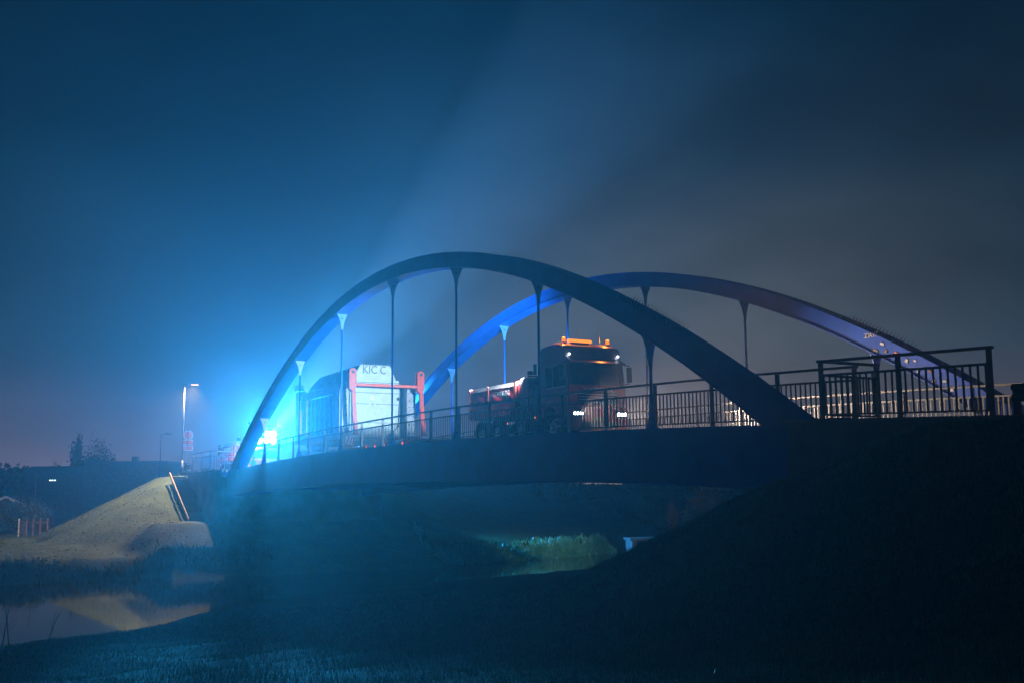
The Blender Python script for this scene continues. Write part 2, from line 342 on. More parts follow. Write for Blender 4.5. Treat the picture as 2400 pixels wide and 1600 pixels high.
# ------------------------------------------------------------------ the bridge
br = thing('arch_bridge', 'blue steel tied arch bridge with two arches crossing the dark river', 'bridge', 0, 0, 0)
def arch(y):
    p = None
    N = 72; ss_ = np.linspace(-25.2, 25.2, N + 1)
    def sect(s, w, d0, d1):
        z = under(s); sl = -.028 * s; nrm = Vector((-sl, 1)).normalized(); g = 1 + .25 * max(0, (abs(s) - 17) / 8)
        def P(off, yy): return (s + nrm.x * off * g, y + yy, z + nrm.y * off * g)
        return [P(d0, -w), P(d0, w), P(d1, w), P(d1, -w)]
    a = MB().ring([sect(s, .285, .03, .53) for s in ss_]).build('arch', 'blue', br)
    MB().ring([sect(s, .325, 0, .03) for s in ss_]).build('bottom_flange', 'blue', a)
    MB().ring([sect(s, .325, .53, .56) for s in ss_]).build('top_flange', 'blue', a)
    for sg in (1, -1):   # anti-climb spikes on the haunch
        mb = MB()
        for s in np.arange(16.6, 19.0, .13):
            sl = -.028 * s * sg; nrm = Vector((-sl, 0, 1)).normalized()
            for yy in (-.30, -.1, .1, .30):
                b0 = Vector((sg * s, y + yy, under(s))) + nrm * .555; mb.tube(b0, b0 + nrm * .17 + Vector((sg * .03, .05 * (1 if yy > 0 else -1), 0)), .012, 3, .003, False)
        o = mb.build('anti_climb_spikes', 'dark', a); o['kind'] = 'stuff'
    return a
archN = arch(0); archF = arch(W)
plate_prof = [(.31, 0), (.235, -.10), (.165, -.24), (.10, -.42), (.058, -.62), (.045, -.80)]
def flare(sc=1, h=1, flip=1):
    L = [(x * sc, z * h * flip) for x, z in plate_prof]; R = [(-x, z) for x, z in reversed(L)]
    return L + R
me_top = MB().prism(flare(1, 1, 1), -.02, .02, 'x').mesh('top_plate', 'plate')
me_base = MB().prism(flare(.72, .95, -1), -.025, .025, 'x').mesh('base_plate', 'plate')
me_pin = MB().tube((-.045, 0, 0), (.045, 0, 0), .035, 10).mesh('pin', 'dark')
for y in (0, W):
    for k in range(7):
        s = (k - 3) * 6.0; zt = under(s) + .0; zb = deck(s)
        hgr = link('hanger', MB().tube((0, 0, zb + .70), (0, 0, zt - .72), .043, 10).mesh('hanger', 'blue', True), br, (s, y, 0))
        o = link('top_plate', me_top, hgr, (0, 0, zt + .06)); link('base_plate', me_base, hgr, (0, 0, zb - .02))
        if abs(s) > 17:  # haunch plates where the arch is steep
            o.scale = (1, 1.0, 1.25)
        link('pin', me_pin, hgr, (0, 0, zt - .2)); link('pin', me_pin, hgr, (0, 0, zb + .28))
# edge girders, deck and cross beams
N = 48; sl_ = np.linspace(-24.2, 24.2, N + 1)
for y, name in ((0, 'edge_girder'), (W, 'edge_girder')):
    g = MB().ring([[(s, y - .38, deck(s) - 1.42), (s, y + .38, deck(s) - 1.42), (s, y + .38, deck(s)), (s, y - .38, deck(s))] for s in sl_]).build(name, 'blue', br)
    for dy in (-.46, ):
        MB().ring([[(s, y - .43, deck(s) - 1.46), (s, y + .43, deck(s) - 1.46), (s, y + .43, deck(s) - 1.425), (s, y - .43, deck(s) - 1.425)] for s in sl_]).build('girder_flange', 'blue', g)
MB().ring([[(s, .39, deck(s) - .42), (s, W - .39, deck(s) - .42), (s, W - .39, deck(s) - .12), (s, .39, deck(s) - .12)] for s in sl_]).build('deck_slab', 'concrete', br)
MB().ring([[(s, 1.55, deck(s) - .115), (s, W - .75, deck(s) - .115), (s, W - .75, deck(s) - .06), (s, 1.55, deck(s) - .06)] for s in sl_]).build('roadway', 'asphalt', br)
MB().ring([[(s, .395, deck(s) - .115), (s, 1.545, deck(s) - .115), (s, 1.545, deck(s) + .02), (s, .395, deck(s) + .02)] for s in sl_]).build('footway_kerb', 'concrete', br)
me_cb = MB().box(-.15, .15, .39, W - .39, -1.2, -.43).mesh('cross_beam', 'blue')
for s in np.arange(-22.5, 23, 3.0): link('cross_beam', me_cb, br, (s, 0, deck(s)))
# stickers and lettering on the foot of the far arch
def on_far_face(s, up_): sl = -.028 * s; nn = Vector((-sl, 1)).normalized(); return (s + nn.x * up_, W - .29, under(s) + nn.y * up_)
stk = [(18.35, .40, .16, .07, 'white'), (18.55, .25, .1, .1, 'leafY'), (18.9, .33, .12, .1, 'redpale'), (19.05, .12, .11, .07, 'white'), (19.3, .28, .11, .1, 'mint'),
       (19.55, .4, .1, .05, 'white'), (19.75, .2, .09, .12, 'white'), (20.1, .35, .12, .06, 'leafO'), (20.3, .15, .1, .1, 'white'), (20.6, .3, .14, .05, 'mint'), (18.2, .12, .2, .08, 'galv'), (20.9, .2, .1, .09, 'white')]
for s, u_, w_, h_, m_ in stk:
    x, y_, z = on_far_face(s, u_); a = math.atan(-.028 * s) * random.choice((1, .7, .2)); c_, n_ = math.cos(a), math.sin(a)
    q = [(x + i * w_ * c_ - j * h_ * n_, z + i * w_ * n_ + j * h_ * c_) for i, j in ((-.5, -.5), (.5, -.5), (.5, .5), (-.5, .5))]
    MB().prism(q, y_ - .006, y_ + .004).build('sticker', m_, archF)
x, y_, z = on_far_face(17.75, .45); text('lettering', 'ZIAW', .2, 'white', archF, (x - .1, y_ - .004, z - .1), (PI / 2, 0, 0), .004)

# ------------------------------------------------------------------ railings
me_pale = MB().box(-.022, .022, -.006, .006, 0, .80).mesh('pale', 'galv')
me_post = MB().box(-.03, .03, -.045, .045, -.02, 1.19).box(-.07, .07, -.07, .07, -.02, .0).mesh('post', 'galv')
def railing(label, pts, zf, group, posts=None, sp=.16, limit=300, cat='railing', first=0):
    """pts: polyline in bridge coordinates"""
    r = thing('railing', label, cat, pts[0][0], pts[0][1], zf(pts[0][0]), group)
    z0 = zf(pts[0][0]); O = Vector((pts[0][0], pts[0][1], z0)); cnt = 0; left = MB()
    for (a, b), (c, d) in zip(pts[:-1], pts[1:]):
        L = math.hypot(c - a, d - b); ang = math.atan2(d - b, c - a); nseg = max(1, int(L / 2.4 + .5))
        def P(u, dz=0): s = a + (c - a) * u; t = b + (d - b) * u; return Vector((s, t, zf(s) + dz)) - O
        N = max(1, int(L / 1.2))
        for nm, dz, w, h in (('top_rail', 1.22, .09, .055), ('middle_rail', .93, .05, .045), ('bottom_rail', .11, .05, .035)):
            mb = MB(); ex = .08 / L if nm == 'top_rail' else 0
            us = [-ex] + [i / N for i in range(1, N)] + [1 + ex]
            mb.ring([[P(u, dz) + Vector((-math.sin(ang) * i * w / 2, math.cos(ang) * i * w / 2, j * h / 2)) for i, j in ((-1, -1), (1, -1), (1, 1), (-1, 1))] for u in us])
            mb.build(nm, 'galv', r)
        for i in range(nseg + 1):
            if i == 0 and (a, b) != tuple(pts[0]): continue
            p = link('post', me_post, r, P(i / nseg)); p.rotation_euler[2] = ang
        n = int(L / sp); us = [(i + .5) / n for i in range(n)]
        if c > a: us = us[::-1]
        for u in us:
            s = a + (c - a) * u
            if abs(((u * nseg) % 1) * L / nseg) < .05 or (1 - (u * nseg) % 1) * L / nseg < .05: continue
            cnt += 1
            if cnt <= limit:
                p = link('pale', me_pale, r, P(u, .12)); p.rotation_euler[2] = ang
            else:
                q = P(u, .12); left.box(q.x - .022, q.x + .022, q.y - .006, q.y + .006, q.z, q.z + .8)
    if left.v: left.build('pales', 'galv', r)['kind'] = 'stuff'
    return r
dk = lambda s: deck(s) + .03
railing('long steel railing in front of the trucks along the near edge of the bridge', [(-24.2, .46), (24.9, .46)], dk, 'railings of the bridge')
railing('long steel railing behind the trucks along the far edge of the bridge', [(-24.2, W - .46), (31.5, W - .46)], dk, 'railings of the bridge', limit=290)
dk2 = lambda s: deck(s) + .06
railing('dark railing bay on the right abutment, standing nearest to the camera', [(25.25, .75), (25.25, -.86), (29.4, -.86)], dk2, 'railing bays on the abutments')
railing('small lit railing bay at the far left end of the bridge, above the stairs', [(-26.4, .75), (-26.4, -.86), (-30.8, -.86)], dk2, 'railing bays on the abutments')
railing('right hand return of the far railing beyond the arch foot, lit warm', [(31.6, W - .46), (44, W - .46)], dk2, 'railings of the bridge')
# guardrails
def guardrail(label, pts, zc, grp='guardrails beside the road'):
    g = thing('guardrail', label, 'guardrail', pts[0][0], pts[0][1], 0, grp); O = Vector((pts[0][0], pts[0][1], 0))
    prof = [(-.02, -.155), (.02, -.155), (.05, -.10), (.05, -.06), (-.01, -.02), (-.01, .02), (.05, .06), (.05, .10), (.02, .155), (-.02, .155), (.01, .10), (.01, .06), (-.05, .02), (-.05, -.02), (.01, -.06), (.01, -.10)]
    pv_ = [Vector((s, t, z)) - O for s, t, z in pts]
    d = (pv_[-1] - pv_[0]).normalized(); nrm = Vector((-d.y, d.x, 0)).normalized()
    MB().ring([[p + nrm * a * -1 + Vector((0, 0, b)) for a, b in prof] for p in pv_]).build('beam', 'dark', g)
    for i, p in enumerate(pv_):
        q = p + O; zg = gst(q.x, q.y) - .25
        MB().box(p.x - .05, p.x + .05, p.y + .06, p.y + .14, min(zg, p.z - .3), p.z + .1).build('post', 'dark', g)
guardrail('dark guardrail right of the near railing bay', [(s, -.75, deck(s) + .47) for s in (29.75, 31.3, 33.3, 35.3, 37.3, 41.3)], 0)
guardrail('short sloping guardrail end at the top of the stairs', [(-31.1, -1.0, 1.92), (-32.6, -.95, 1.80), (-34.3, -.9, 1.60), (-36.5, -.7, 1.36)], 0)

# ------------------------------------------------------------------ stairs
st = thing('staircase', 'outdoor stairs running down the bank beside the left abutment', 'stairs', -31.5, -1.56, 1.36)
ns = 16
for i in range(ns):
    x = 5.4 * i / ns; z = -2.85 * (i + 1) / ns
    MB().box(x, x + 5.4 / ns + .06, -.5, .5, z - .04, z).build('step', 'darkstone', st)
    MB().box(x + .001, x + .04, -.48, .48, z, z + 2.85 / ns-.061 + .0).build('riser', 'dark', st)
MB().bar((-.1, -.58, .12), (5.5, -.58, -2.72), .07, .16).build('stringer', 'wood', st)
# slabs added in place of lamp-lit patches on the bank below the stairs
for i, (wx, wy, a, b) in enumerate([(-15.86, 66.9, 1.5, .7), (-14.9, 65.6, 1.3, .6)]):
    z = (-2.2, -3.1)[i]
    o = thing('concrete_slab', ['upper pale concrete slab on the bank below the stairs', 'lower pale concrete slab at the water below the stairs'][i], 'slab', wx, wy, z - .12, 'concrete slabs on the bank', world=True, rz=PHI)
    MB().box(-a / 2, a / 2, -b, b, -.35, .28).build('slab', 'concrete', o, bevel=.03).rotation_euler = (0, .28, 0)

# ------------------------------------------------------------------ street lamps and signs
def street_lamp(s, t, h, label, lit):
    z = gst(s, t); o = thing('street_lamp', label, 'street lamp', s, t, z - .1, 'street lamps')
    MB().tube((0, 0, 0), (0, 0, 1.1), .075, 12).build('base', 'dark', o, True)
    MB().tube((0, 0, 1.1), (0, 0, h), .05, 10, .03).build('pole', 'dark', o, True)
    MB().tube((0, 0, h - .05), (0, .45, h + .03), .025, 8).build('arm', 'galv', o, True)
    hd = MB().ring([[(-.07, .3, h), (.07, .3, h), (.05, .3, h + .08), (-.05, .3, h + .08)], [(-.13, .55, h), (.13, .55, h), (.08, .55, h + .11), (-.08, .55, h + .11)], [(-.1, .95, h + .02), (.1, .95, h + .02), (.05, .95, h + .08), (-.05, .95, h + .08)]]).build('lamp_head', 'galv', o)
    if lit:
        MB().box(-.09, .09, .45, .88, h - .05, h + .0).build('lens', 'e_street', hd)
        lamp('street_light', 'SPOT', (0, .68, h - .1), 620 * K_STREET, (1.0, .66, .38), .10, o, (-.12, -.25, -1), math.radians(142), .5)
    else: MB().box(-.09, .09, .45, .88, h - .03, h + .0).build('lens', 'glass', hd)
street_lamp(-32.6, -1.15, 6.1, 'lit street lamp with warm glow beside the round sign', True)
p = B(-104, 12)
street_lamp(-58, 2.6, 6.5, 'unlit street lamp in front of the dark flat building', False)
sg = thing('road_sign', 'round road sign above two small plates, seen from behind', 'sign', -32.0, -.95, 1.3, rz=-.5)
MB().tube((0, 0, -.1), (0, 0, 3.05), .03, 8).build('pole', 'galv', sg)
MB().tube((-.05, 0, 2.68), (-.07, 0, 2.68), .30, 28).build('round_plate', 'redpale', sg)
mb = MB()
for i in range(28):
    a0, a1 = 2 * PI * i / 28, 2 * PI * (i + 1) / 28; mb.bar((-.045, .29 * math.cos(a0), 2.68 + .29 * math.sin(a0)), (-.045, .29 * math.cos(a1), 2.68 + .29 * math.sin(a1)), .03, .03, (1, 0, 0))
mb.build('rim', 'white', sg)
for z in (2.05, 1.68): 
    q = MB().box(-.07, -.05, -.3, .3, z, z + .32).build('lower_plate', 'redpale', sg)
    MB().box(-.05, -.03, -.3, .3, z, z + .03).box(-.05, -.03, -.3, .3, z + .29, z + .32).build('edge_strip', 'white', q)

# ------------------------------------------------------------------ ballast tractor
def wheel(root, x, y, z=.52, r=.52, w=.32, hub='steel', driven=True):
    yo = 1 if y > 0 else -1
    a, b = y - yo * w, y
    prof = [(r * .6, 0), (r * .93, 0), (r, .12), (r, .88), (r * .93, 1), (r * .6, 1)]
    L = []
    for i in range(28):
        an = 2 * PI * i / 28; L.append([(x + q * math.cos(an), a + (b - a) * u, z + q * math.sin(an)) for q, u in prof])
    mb = MB(); n = len(prof); vs = [p for l in L for p in l]
    mb.add(vs, [(k * n + i, k * n + i + 1, ((k + 1) % 28) * n + i + 1, ((k + 1) % 28) * n + i) for k in range(28) for i in range(n - 1)])
    wh = mb.build('wheel', 'black', root, True)
    rb = MB(); rb.tube((x, b - yo * .10, z), (x, b - yo * .04, z), r * .60, 24, r * .60)
    rb.tube((x, b - yo * .05, z), (x, b + yo * .03, z), r * .26, 14, r * .18)
    for i in range(10):
        an = 2 * PI * i / 10; rb.tube((x + r * .38 * math.cos(an), b - yo * .05, z + r * .38 * math.sin(an)), (x + r * .38 * math.cos(an), b + yo * .005, z + r * .38 * math.sin(an)), .022, 6)
    rb.build('rim', hub, wh)
    return wh
def tractor(label):
    T = thing('ballast_tractor', label, 'truck', -.42, 5.0, deck(3.5) - .06, 'red heavy haulage tractors')
    MB().box(.1, 7.6, -.45, -.3, .62, .95).box(.1, 7.6, .3, .45, .62, .95).box(.1, .3, -.45, .45, .6, .98).box(2.9, 3.1, -.3, .3, .65, .9).box(5, 5.2, -.3, .3, .65, .9).build('chassis', 'dark', T)
    for x in (1.05, 2.4, 4.4, 6.85):
        for y in (-1.22, 1.22): wheel(T, x, y)
    # mudguards
    for x in (1.05, 2.4, 4.4):
        for y in (-1, 1):
            pts = [(x + .62 * math.cos(a), .52 + .60 * math.sin(a)) for a in np.linspace(.15, PI - .15, 9)]
            MB().prism(pts + [(p[0] * .97 + x * .03, p[1] - .03) for p in reversed(pts)], min(y * .88, y * 1.24), max(y * .88, y * 1.24)).build('mudguard', 'plastic', T)
    # ballast box: lower red box and wrinkled tarpaulin
    bx = MB().box(0, 4.3, -1.24, 1.24, 1.22, 1.72).build('ballast_box', 'cabred', T, bevel=.02)
    for i in range(7): MB().box(.25 + i * .58, .45 + i * .58, -1.262, -1.242, 1.24, 1.32).build('lashing_eye', 'dark', bx)
    nx_, nz_ = 44, 12; vs = []; fs = []
    def tp(u, v, side):
        x = .02 + 4.26 * u; z = 1.70 + .68 * v; sag = -.012 * math.sin(PI * u * 2) ** 2 * v
        f1 = math.sin((u * 9 + v * 3.2) * 2.3) * .5 + math.sin((u * 21 - v * 6)) * .35 + math.sin(u * 37 + v * 4) * .15
        amp = .035 * math.sin(PI * min(max(v, 0), 1)) + .012
        return (x, side * (1.25 + f1 * amp), z + sag)
    tm = MB(); 
    for sd in (-1, 1):
        g = [[tp(i / nx_, j / nz_, sd) for i in range(nx_ + 1)] for j in range(nz_ + 1)]
        tm.add([p for r in g for p in r], [(j * (nx_ + 1) + i, j * (nx_ + 1) + i + 1, (j + 1) * (nx_ + 1) + i + 1, (j + 1) * (nx_ + 1) + i) for j in range(nz_) for i in range(nx_)])
    tm.add([(.02, -1.25, 1.7), (.02, 1.25, 1.7), (.02, 1.25, 2.55), (.02, -1.25, 2.55)], [(0, 1, 2, 3)])
    tm.add([(4.28, -1.25, 1.7), (4.28, 1.25, 1.7), (4.28, 1.25, 2.55), (4.28, -1.25, 2.55)], [(0, 1, 2, 3)])
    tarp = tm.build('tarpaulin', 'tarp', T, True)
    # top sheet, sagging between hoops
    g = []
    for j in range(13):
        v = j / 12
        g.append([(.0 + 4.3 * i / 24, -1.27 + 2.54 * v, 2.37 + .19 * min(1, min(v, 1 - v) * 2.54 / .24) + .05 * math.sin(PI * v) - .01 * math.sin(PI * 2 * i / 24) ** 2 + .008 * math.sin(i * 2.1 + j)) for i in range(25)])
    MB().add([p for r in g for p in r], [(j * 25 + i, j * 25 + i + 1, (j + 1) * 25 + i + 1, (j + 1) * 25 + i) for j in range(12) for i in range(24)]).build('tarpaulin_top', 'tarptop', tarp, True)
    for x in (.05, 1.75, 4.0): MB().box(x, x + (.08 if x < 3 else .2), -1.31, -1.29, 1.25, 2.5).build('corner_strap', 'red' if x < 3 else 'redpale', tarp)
    text('lettering', 'WAGENBORG', .30, 'white', tarp, (2.0, -1.315, 2.02), (PI / 2, 0, 0), .004, .86)
    # grey cabinet and tanks behind the cab
    MB().box(4.36, 5.0, -1.2, 1.2, 1.0, 2.62).build('tool_cabinet', 'white', T, bevel=.03)
    MB().box(5.02, 5.12, -1.23, -1.1, 1.3, 2.3).build('marker_board', 'red', T)
    MB().box(5.15, 5.92, -1.22, -.5, .75, 2.1).build('fuel_tank', 'mintdk', T, bevel=.08)
    MB().box(5.15, 5.92, .5, 1.22, .75, 2.1).build('fuel_tank', 'mintdk', T, bevel=.08)
    mb = MB(); mb.tube((5.45, -.75, 2.1), (5.45, -.75, 3.0), .2, 14).tube((5.45, -.35, 2.1), (5.45, -.35, 2.9), .17, 14)
    mb.tube((5.2, -.95, 2.45), (5.85, -.95, 2.6), .13, 12); mb.box(5.2, 5.9, -.6, .9, 2.1, 2.85); mb.build('air_intake', 'plastic', T, bevel=0)
    MB().tube((5.12, -.95, 2.7), (5.12, -.95, 3.12), .07, 10).build('exhaust_stack', 'dark', T)
    # cab shell
    c = MB()
    yw = 1.25
    def side(poly, th=.05):
        c.prism(poly, -yw, -yw + th); c.prism(poly, yw - th, yw)
    side([(6.0, .98), (6.28, .98), (6.35, 1.2), (6.75, 1.35), (7.15, 1.2), (7.35, 1.0), (8.02, .98), (8.06, 2.02), (6.0, 2.02)])
    side([(6.0, 2.02), (6.45, 2.02), (6.45, 2.85), (7.62, 2.85), (7.84, 2.02), (8.06, 2.02), (7.86, 3.0), (7.66, 3.5), (6.0, 3.5)])
    c.box(6.0, 6.05, -yw + .05, yw - .05, .98, 3.5)                                   # back wall
    c.box(6.05, 8.0, -yw + .05, yw - .05, 1.05, 1.12)                                 # floor
    cab = c.build('cab', 'cabgrey', T, bevel=0)
    MB().prism([(8.0, 1.3), (8.09, 1.3), (8.10, 2.05), (8.05, 2.08), (8.0, 2.05)], -yw + .0, yw).build('front_panel', 'cabred', cab, bevel=.01)
    MB().prism([(6.02, 1.0), (6.28, .99), (6.36, 1.22), (6.75, 1.37), (7.15, 1.22), (7.36, 1.0), (7.99, 1.0), (7.99, 1.62), (6.02, 1.62)], -yw - .012, -yw - .002).build('red_side_panel', 'cabred', cab)
    MB().prism([(6.02, 1.0), (6.28, .99), (6.36, 1.22), (6.75, 1.37), (7.15, 1.22), (7.36, 1.0), (7.99, 1.0), (7.99, 1.62), (6.02, 1.62)], yw + .002, yw + .012).build('red_side_panel', 'cabred', cab)
    r_ = []
    for x, z, h in ((6.0, 3.5, .06), (6.15, 3.5, .17), (6.9, 3.5, .24), (7.35, 3.5, .20), (7.66, 3.5, .06)):
        r_.append([(x, -yw, z), (x, yw, z), (x, yw * .97, z + h * .6), (x, yw * .85, z + h), (x, -yw * .85, z + h), (x, -yw * .97, z + h * .6)])
    MB().ring(r_).build('roof', 'cabgrey', cab, bevel=0)
    MB().prism([(7.66, 3.5), (7.66, 3.42), (7.885, 2.92), (7.93, 2.92), (7.72, 3.5)], -yw * .99, yw * .99).build('front_header', 'cabgrey', cab)
    ws = MB().prism([(8.045, 2.08), (8.06, 2.08), (7.90, 2.93), (7.885, 2.93)], -1.12, 1.12).build('windscreen', 'glass', cab)
    for y in (-1, 1): MB().prism([(8.04, 2.05), (8.10, 2.05), (7.92, 2.95), (7.86, 2.95)], min(y * 1.12, y * 1.245), max(y * 1.12, y * 1.245)).build('pillar', 'cabgrey', cab)
    MB().prism([(7.86, 3.02), (8.22, 2.86), (8.24, 2.90), (7.86, 3.1)], -1.2, 1.2).build('sun_visor', 'plastic', cab)
    MB().prism([(6.5, 2.06), (7.8, 2.06), (7.60, 2.82), (6.5, 2.82)], -yw + .015, -yw + .03).build('side_window', 'glass', cab)
    MB().prism([(6.5, 2.06), (7.8, 2.06), (7.60, 2.82), (6.5, 2.82)], yw - .03, yw - .015).build('side_window', 'glass', cab)
    for y in (-1, 1):
        MB().prism([(6.46, 2.0), (7.86, 2.0), (7.86, 2.04), (6.46, 2.04)], min(y * 1.252, y * 1.27), max(y * 1.252, y * 1.27)).build('window_sill', 'steel', cab)
        MB().box(6.95, 6.98, min(y * 1.252, y * 1.262), max(y * 1.252, y * 1.262), 2.05, 2.85).build('window_bar', 'steel', cab)
    for y in (-.62, .62):
        sb = MB().box(6.5, 7.0, y - .26, y + .26, 1.12, 1.75).box(6.42, 6.58, y - .25, y + .25, 1.75, 2.42).box(6.45, 6.56, y - .13, y + .13, 2.42, 2.62).build('seat', 'plastic', cab, bevel=.03)
    mb = MB()
    for i in range(20):
        a0, a1 = 2 * PI * i / 20, 2 * PI * (i + 1) / 20
        f_ = lambda a: (7.52 + .10 * math.sin(a), .62 + .23 * math.cos(a), 2.12 + .2 * math.sin(a)); mb.tube(f_(a0), f_(a1), .02, 6)
    mb.box(7.6, 7.98, -1.15, 1.15, 1.7, 2.06); mb.tube((7.52, .62, 2.12), (7.75, .62, 1.95), .03, 6); mb.build('dashboard', 'plastic', cab)
    MB().box(7.99, 8.0, -.5, -.1, 2.85, 2.9).build('blind', 'plastic', cab)
    # front: grille, bumper, lights
    gr = MB().prism([(8.10, 1.35), (8.14, 1.35), (8.15, 1.82), (8.10, 1.85)], -.86, .86).build('grille', 'plastic', cab, bevel=.01)
    for i in range(4): MB().box(8.145, 8.165, -.84, .84, 1.42 + i * .1, 1.44 + i * .1).build('grille_slat', 'steel', gr)
    text('lettering', 'WAGENBORG', .19, 'white', cab, (8.105, -.62, 1.87), (PI / 2, 0, PI / 2), .004, 1.05)
    bp_ = MB().prism([(7.9, .42), (8.12, .38), (8.22, .5), (8.24, 1.2), (8.1, 1.28), (7.9, 1.28)], -1.25, 1.25).build('bumper', 'cabred', T, bevel=.02)
    MB().box(8.245, 8.255, -.8, .8, .45, .7).build('lower_grille', 'plastic', bp_)
    MB().box(8.246, 8.262, -.26, .26, .74, .86).build('licence_plate', 'leafY', bp_)
    for y in (-1, 1):
        hl = MB().box(8.235, 8.26, min(y * .72, y * 1.18), max(y * .72, y * 1.18), .86, 1.14).build('headlight', 'plastic', bp_, bevel=.008)
        for q in (.82, .96, 1.09): MB().tube((8.26, y * q, 1.0), (8.275, y * q, 1.0), .05, 14).build('bulb', 'e_head', hl)
        mr_ = MB().tube((7.95, y * 1.25, 2.9), (8.0, y * 1.55, 2.85), .02, 6).tube((7.95, y * 1.25, 2.15), (8.0, y * 1.55, 2.2), .02, 6)
        mr_.box(7.93, 8.06, min(y * 1.43, y * 1.60), max(y * 1.43, y * 1.60), 2.24, 2.80).build('mirror', 'plastic', cab, bevel=.03)
        MB().tube((7.88, y * 1.08, 3.22), (7.92, y * 1.08, 3.21), .034, 12).build('marker_light', 'e_mark', cab)
        bc = MB().tube((7.35, y * .98, 3.62), (7.35, y * .98, 3.72), .085, 12).build('beacon_base', 'plastic', cab)
        MB().tube((7.35, y * .98, 3.72), (7.35, y * .98, 3.90), .078, 14, .062).build('beacon_lens', 'e_amber', bc, True)
        lamp('beacon_light', 'POINT', (7.35, y * .98, 4.0), 90, (1, .26, .03), .05, T)
        MB().box(7.0, 7.5, min(y * 1.0, y * 1.25), max(y * 1.0, y * 1.25), .55, .62).box(7.0, 7.5, min(y * 1.0, y * 1.25), max(y * 1.0, y * 1.25), .8, .86).build('step', 'steel', T)
        MB().tube((5.6, y * 1.245, 1.0), (5.6, y * 1.26, 1.0), .035, 8).tube((3.4, y * 1.245, .9), (3.4, y * 1.26, .9), .035, 8).build('side_marker', 'e_amber', T)
    MB().box(7.28, 7.46, -.82, .22, 3.72, 3.84).build('light_bar', 'e_amber2', cab, bevel=.03)
    MB().box(7.30, 7.44, -.7, .1, 3.6, 3.72).build('light_bar_foot', 'plastic', cab)
    for y in (-.2, .75): MB().tube((7.2, y, 3.65), (7.12, y - .03, 4.25), .01, 5, .004).build('antenna', 'plastic', cab)
    MB().box(-.35, .1, -.12, .12, .6, .85).box(-.45, -.3, -.2, .2, .55, .9).build('coupling', 'dark', T)
    MB().box(5.02, 5.08, -1.24, .7, 2.63, 2.68).build('light_rail', 'plastic', T)
    for y_ in (-1.12, -.35, .45):
        wl_ = MB().box(4.98, 5.1, y_ - .1, y_ + .1, 2.70, 2.85).build('work_light', 'plastic', T, bevel=.01)
        MB().box(4.968, 4.979, y_ - .08, y_ + .08, 2.72, 2.83).build('lens', 'e_mark', wl_)
    return T
tr = tractor('red tractor with amber beacons pulling the load, nearest the camera')
for y_, a_, w_ in ((-1.33, .04, 1900), (.3, -.02, 18000)): lamp('work_light_beam', 'SPOT', (4.9, y_, 3.0), w_, (.72, .93, 1.0), .12, tr, (-1, a_, -.09), math.radians(100), .7)
for y in (-.96, .96):
    lamp('headlight_beam', 'SPOT', (8.33, y, 1.0), 11000, (1.0, .72, .50), .07, tr, (1, .03, -.02), math.radians(62), 1.0)

# pushing tractor behind the load with the floodlights on its roof
tp_ = copy_tree(tr); tp_.location = B(-42.9, 5.05, deck(-38) - .06); tp_['label'] = 'second tractor pushing from behind, hidden in the white floodlight glare'
for ch in list(tp_.children):
    if ch.type == 'LIGHT': bpy.data.objects.remove(ch)
for ch in [o for o in bpy.data.objects if o.parent and (o.parent == tp_ or (o.parent.parent == tp_) or (o.parent.parent and o.parent.parent.parent == tp_))]:
    if ch.name.startswith(('bulb', 'marker_light', 'beacon_lens', 'light_bar')) and ch.type == 'MESH':
        ch.data = ch.data.copy(); ch.data.materials.clear(); ch.data.materials.append(M['plastic'])
fl = MB().box(7.70, 7.86, -1.0, 1.0, 3.0 - .45, 3.0 - .3).build('floodlight_bracket', 'dark', tp_); fl.location = (.22, 0, 0)
for zz in (2.52, 2.98):
    for y in (-.52, -.02, .48):
        f_ = MB().box(8.1, 8.22, y - .21, y + .21, zz - .2, zz + .2).build('floodlight', 'plastic', tp_, bevel=.02)
        MB().tube((8.22, y, zz), (8.235, y, zz), .185, 20).build('lens', 'e_flood', f_)
FL = (8.66, 0.0, 2.80)
lamp('floodlight_glow', 'SPOT', FL, 14000 * K_FLOOD, (.0, .33, 1.0), .35, tp_, (1, .25, .28), math.radians(150), .9)
lamp('floodlight_front', 'SPOT', FL, 8500 * K_FLOOD, (.0, .46, 1.0), .35, tp_, (1, -.30, -.075), math.radians(26), 1.0)
lamp('floodlight_core', 'SPOT', FL, 11500 * K_FLOOD, (.06, .50, 1.0), .3, tp_, (1, -.30, -.06), math.radians(19), .9)
lamp('floodlight_beam', 'SPOT', FL, 260000 * K_FLOOD, (.15, .47, 1.0), .12, tp_, (.08, .74, .86), math.radians(27), .5)

# ------------------------------------------------------------------ transformer and its girder trailer
s0 = -14.0
tf = thing('transformer', 'pale grey power transformer with sloped roof hung in the red trailer frame', 'transformer', s0, 4.95, deck(-17), None)
zb = 1.15; H = lambda z: z - 1.75
body = MB().box(-7.3, 0, -1.38, 1.12, zb, 4.45).build('tank', 'mint', tf, bevel=.03)
MB().ring([[(-7.3, -1.38, 4.452), (0, -1.38, 4.452), (0, 1.12, 4.452), (-7.3, 1.12, 4.452)], [(-6.6, -.95, 5.15), (0, -.95, 5.25), (0, .75, 5.25), (-6.6, .75, 5.15)]]).build('roof', 'mint', tf, bevel=.02)
MB().box(-7.0, -.35, 1.13, 1.5, zb + .1, 4.3).build('side_panel', 'mintdk', tf)
MB().box(-.34, -.02, 1.13, 1.28, zb, 4.45).build('corner_column', 'mint', tf)
for z in (1.28, 2.12, 3.12, 3.72, 4.28):
    MB().box(.002, .03, -1.40, 1.32, z, z + .035).build('seam_bar', 'mintdk', tf)
